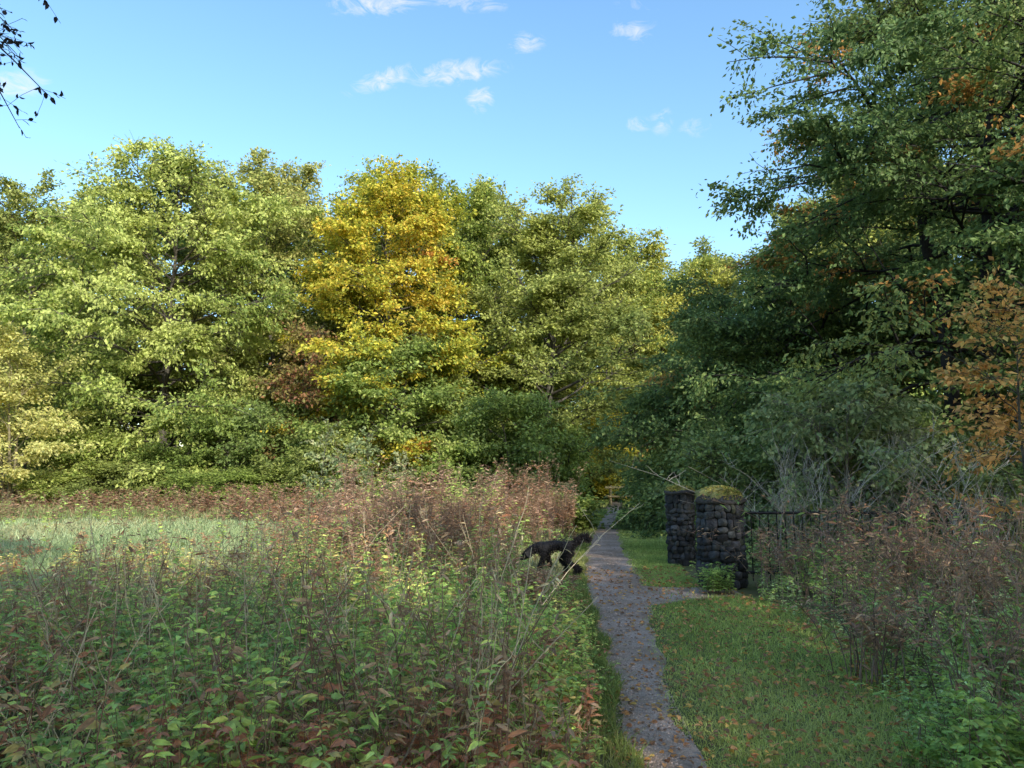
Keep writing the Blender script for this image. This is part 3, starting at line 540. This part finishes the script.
# ------------------------------------------------------------------ stone pillars
def cube_sphere(n=5):
    V = []; Fq = []
    for ax in range(3):
        for sg in (-1, 1):
            b = len(V); g = np.linspace(-1, 1, n)
            for a in g:
                for c in g:
                    p = [0, 0, 0]; p[ax] = sg; p[(ax+1) % 3] = a; p[(ax+2) % 3] = c; V.append(p)
            for i in range(n-1):
                for j in range(n-1):
                    q = [b+i*n+j, b+(i+1)*n+j, b+(i+1)*n+j+1, b+i*n+j+1]; Fq.append(q if sg > 0 else q[::-1])
    V = np.array(V, float); s = nrm(V); k = .68
    return V*(1-k)+s*k*1.25, np.array(Fq)
CV, CF = cube_sphere(7)
def pillar(loc, rad, H, seed, label, dome):
    q = np.random.default_rng(seed); o = empty('stone_pillar', (loc[0], loc[1], 0), label, 'pillar'); mb = MB(); nz_ = Noise(q, 16); n2 = Noise(q, 45)
    a = np.linspace(0, 2*PI, 24, endpoint=False); rr = rad-.06
    cv = np.concatenate([np.stack([np.cos(a)*rr, np.sin(a)*rr, a*0], 1), np.stack([np.cos(a)*rr, np.sin(a)*rr, a*0+H], 1)]); i = np.arange(24)
    mb.add(cv, np.stack([i, (i+1) % 24, (i+1) % 24+24, i+24], 1), (.016, .016, .016))
    z = 0
    while z < H-.03:
        h = min(q.uniform(.06, .13), H-z)
        if H-z-h < .05: h = H-z
        ang = q.uniform(0, 6.28); end = ang+2*PI
        while ang < end-.02:
            w_ = q.uniform(.08, .2)/rad
            if end-ang-w_ < .25: w_ = end-ang
            A = ang+w_/2+CV[:, 0]*(w_/2-.002/rad); D = q.uniform(-.02, .012)
            RR = rad-.06+D+CV[:, 1]*.062; ZZ = z+h/2+CV[:, 2]*(h/2+.004)*q.uniform(.85, 1.15)+q.normal()*.008+(A-ang-w_/2)*q.normal()*.03
            v = np.stack([np.cos(A)*RR, np.sin(A)*RR, ZZ], 1)
            dsp = (nz_(v)*.018+n2(v)*.010)[:, None]; v = v+dsp*np.stack([np.cos(A), np.sin(A), 0*A], 1)
            v[:, 2] += nz_(v+5)*.012+n2(v+2)*.006; v[:, 2] = np.clip(v[:, 2], 0, H+.02)
            c = np.array([.043, .044, .046])*q.uniform(.4, 1.7)*np.array([1, q.uniform(.98, 1.04), q.uniform(.92, 1.06)])
            if q.uniform() < .10: c = np.array([.055, .06, .04])
            mb.add(v, CF, c, True); ang += w_
        z += h
    mb.build('shaft', M_STONE, o)
    prof = [(0, 0), (rad-.01, 0), (rad+.025, .03), (rad+.015, .06), (rad*.9, .06+dome*.45), (rad*.6, .06+dome*.85), (rad*.25, .06+dome), (.001, .06+dome)]
    def lathe(prof, amp, zoff, c, seg=40):
        a = np.linspace(0, 2*PI, seg, endpoint=False); V = np.array([[np.cos(t)*p_[0], np.sin(t)*p_[0], p_[1]+zoff] for p_ in prof for t in a])
        d = nz_(V)*amp; V = V+np.stack([V[:, 0], V[:, 1], 0*d], 1)*(d/rad)[:, None]; V[:, 2] += d*.7*(V[:, 2] > zoff+.01)
        n = len(prof); i = np.arange(n-1)[:, None]*seg; j = np.arange(seg)[None]; j2 = (j+1) % seg
        return V, np.stack([i+j, i+j2, i+seg+j2, i+seg+j], -1).reshape(-1, 4)
    cb = MB(); v, f = lathe(prof, .025, H, None); cb.add(v, f, (.05, .048, .046), True); cap = cb.build('cap_stone', M_STONE, o)
    ms = MB(); mp = [(rad*.97, .075)]+[(p_[0], p_[1]+.018) for p_ in prof[4:]]; v, f = lathe(mp, .035, H, None); ms.add(v, f, (.095, .09, .03), True)
    n = 2600; t = q.uniform(0, 6.28, n); rho = np.sqrt(q.uniform(0, 1, n))*(rad+.0); zz = H+np.interp(rho, [p_[0] for p_ in mp[::-1]], [p_[1] for p_ in mp[::-1]])-.01
    ax = np.stack([np.cos(t)*.7, np.sin(t)*.7, np.ones(n)], 1)+q.normal(size=(n, 3))*.5
    inst(ms, LEAF4, LF4, frames(ax, q.normal(size=(n, 3)))*q.uniform(.015, .04, n)[:, None, None], np.stack([np.cos(t)*rho, np.sin(t)*rho, zz], 1), np.array([(.13, .125, .03), (.08, .10, .025), (.20, .16, .05)])[q.integers(0, 3, n)])
    ms.build('moss', M_MOSS, cap)
p1 = (gx(717, 10.95), 10.95); p2 = (gx(678, 13.6), 13.6)
pillar(p1, .335, 1.18, 301, 'round dark stone pillar with domed mossy cap, the nearer and larger of the two', .17)
pillar(p2, .25, 1.24, 302, 'round dark stone pillar with flat mossy cap, the farther of the two', .08)
# ------------------------------------------------------------------ iron railings
fe = empty('iron_railings', (p1[0]+.4, 11.1, 0), 'dark iron railings running right from the nearer stone pillar', 'railings')
def bar(a, b, rad, sides, mat, name, parent, c):
    m_ = MB(); P = np.linspace(np.array(a, float), np.array(b, float), 3)[None]; tubes(m_, P, np.full((1, 3), rad), sides, c)
    for e in (0, 1): m_.add(P[0, [0, 2][e]]+np.array([[rad, 0, 0], [0, rad, 0], [-rad, 0, 0], [0, -rad, 0]])*.9, [[0, 1, 2, 3]], c)
    return m_.build(name, mat, parent)
FL = 4.8; IC = (.014, .014, .016)
for z in (.18, 1.04): bar((-.10, 0, z), (FL, .1, z), .021, 6, M_IRON, 'rail', fe, IC)
for k in range(37):
    x = .1+k*.127; bar((x, .002*k+.001, .06), (x, .002*k+.001, 1.08), .008, 6, M_IRON, 'picket', fe, IC)
for x in (1.6, 3.1, 4.6): bar((x+.03, x*.022+.05, 0), (x+.03, x*.022+.05, 1.2), .025, 8, M_IRON, 'post', fe, IC)
# ------------------------------------------------------------------ wooden barrier at the end of the path
bx_, by_ = gx(626, 40), 40
wb = empty('wooden_barrier', (bx_, by_, 0), 'low wooden rail barrier at the far end of the path', 'barrier')
for x in (-.9, .9): bar((x, 0, 0), (x, 0, 1.05), .08, 8, M_WOOD, 'post', wb, (.40, .31, .16))
bar((-1.2, -.10, .92), (1.2, -.10, .95), .07, 8, M_WOOD, 'rail', wb, (.62, .5, .25)); bar((-1.2, -.10, .45), (1.2, -.10, .45), .055, 8, M_WOOD, 'rail', wb, (.45, .35, .18))
# ------------------------------------------------------------------ dog
def dog(loc, rz, sc):
    o = empty('dog', loc, 'shaggy black dog, tail raised, nosing into weeds at the left path edge', 'dog', None, rz); o.scale = (sc,)*3
    V = []; E = []; Rr = []
    def v(p, rad, par=None):
        V.append(p); Rr.append(rad); i = len(V)-1
        if par is not None: E.append((par, i))
        return i
    pel = v((-.27, 0, .51), (.085, .09)); mid = v((-.06, 0, .535), (.085, .085), pel); ch = v((.14, 0, .50), (.10, .115), mid); nb = v((.27, 0, .51), (.08, .085), ch)
    nk = v((.35, 0, .47), (.068, .072), nb); hd = v((.44, 0, .40), (.08, .076), nk); st = v((.50, 0, .34), (.054, .048), hd); mz = v((.56, 0, .29), (.04, .036), st); v((.59, 0, .27), (.026, .024), mz)
    t = v((-.36, 0, .565), (.03, .03), pel); t = v((-.42, 0, .62), (.027, .027), t); t = v((-.49, 0, .67), (.029, .029), t); t = v((-.56, 0, .68), (.026, .026), t); v((-.61, 0, .64), (.018, .018), t)
    for s, ph in ((1, .10), (-1, -.09)):
        a = v((.16, s*.08, .38), (.052, .056), ch); a = v((.12+ph*.5, s*.085, .275), (.038, .04), a); a = v((.15+ph, s*.085, .14), (.028, .028), a); a = v((.15+ph*1.3, s*.085, .035), (.028, .026), a); v((.195+ph*1.3, s*.085, .022), (.028, .02), a)
        b = v((-.25, s*.08, .40), (.07, .08), pel); b = v((-.17-ph*.6, s*.085, .285), (.047, .05), b); b = v((-.32-ph, s*.085, .165), (.029, .03), b); b = v((-.30-ph*1.2, s*.085, .035), (.027, .026), b); v((-.255-ph*1.2, s*.085, .022), (.028, .02), b)
    me = bpy.data.meshes.new('skeleton'); me.from_pydata(V, E, []); ob = bpy.data.objects.new('skeleton', me); col.objects.link(ob)
    md = ob.modifiers.new('skin', 'SKIN'); md.use_smooth_shade = True
    for i, rd in enumerate(Rr): me.skin_vertices[0].data[i].radius = rd; me.skin_vertices[0].data[i].use_root = (i == 0)
    sbv = ob.modifiers.new('sub', 'SUBSURF'); sbv.levels = 2; sbv.render_levels = 2
    dg = bpy.context.evaluated_depsgraph_get(); ev = ob.evaluated_get(dg); bm_ = bpy.data.meshes.new_from_object(ev)
    bpy.data.objects.remove(ob)
    cnt = len(bm_.vertices); co = np.zeros(cnt*3); bm_.vertices.foreach_get('co', co); co = co.reshape(-1, 3); no = np.zeros(cnt*3); bm_.vertices.foreach_get('normal', no); no = no.reshape(-1, 3)
    b = MB()
    quads = [list(p.vertices) for p in bm_.polygons if len(p.vertices) == 4]; tris = [list(p.vertices) for p in bm_.polygons if len(p.vertices) == 3]
    q = np.random.default_rng(7); co2 = co+no*(Noise(q, 28)(co)*.007)[:, None]
    b.add(co2, quads, (.013, .012, .013), True)
    if tris: b.L.append(np.array(tris).ravel()); b.S.append(np.full(len(tris), 3)); b.M.append(np.full(len(tris), True))
    body = b.build('body', M_FUR, o)
    cm = MB(); n = 10000; k = q.integers(0, cnt, n); p = co2[k]+q.normal(size=(n, 3))*.006; nn = no[k]
    ax = nn*.5+np.array([-.6, 0, -.4])+q.normal(size=(n, 3))*.45
    ln = np.where(co[k][:, 0] < -.38, .065, np.where(co[k][:, 2] < .32, .03, .05))*q.uniform(.4, 1.4, n)
    Mx = frames(ax, nn)*ln[:, None, None]; Mx[:, :, 1] *= .4
    inst(cm, LEAF4, LF4, Mx, p, np.array([.020, .017, .016])*q.uniform(.5, 2.8, (n, 1))); cm.build('coat', M_FUR, o)
    for s in (1, -1):
        e = MB(); lv = LEAF7*np.array([.15, .22, .12]); Mq = frames(np.array([[-.25, s*.35, -1.]]), np.array([[0, s*1., .3]]))
        vv = np.einsum('ij,kj->ki', Mq[0], lv)+np.array([.42, s*.062, .455])
        vo = vv+np.array([0, s*.014, 0]); e.add(vv, LF7, (.012, .011, .011), True); e.add(vo, LF7, (.012, .011, .011), True); e.build('ear', M_FUR, o)
        y_ = MB(); y_.add(nrm(CV)*.011+np.array([.495, s*.044, .38]), CF, (.01, .006, .004), True); y_.build('eye', M_IRON, o)
    z_ = MB(); z_.add(nrm(CV)*np.array([.014, .02, .015])+np.array([.61, 0, .265]), CF, (.006, .006, .006), True); z_.build('nose', M_IRON, o)
dog((DOGX, DOGY, 0), math.radians(174), .92)
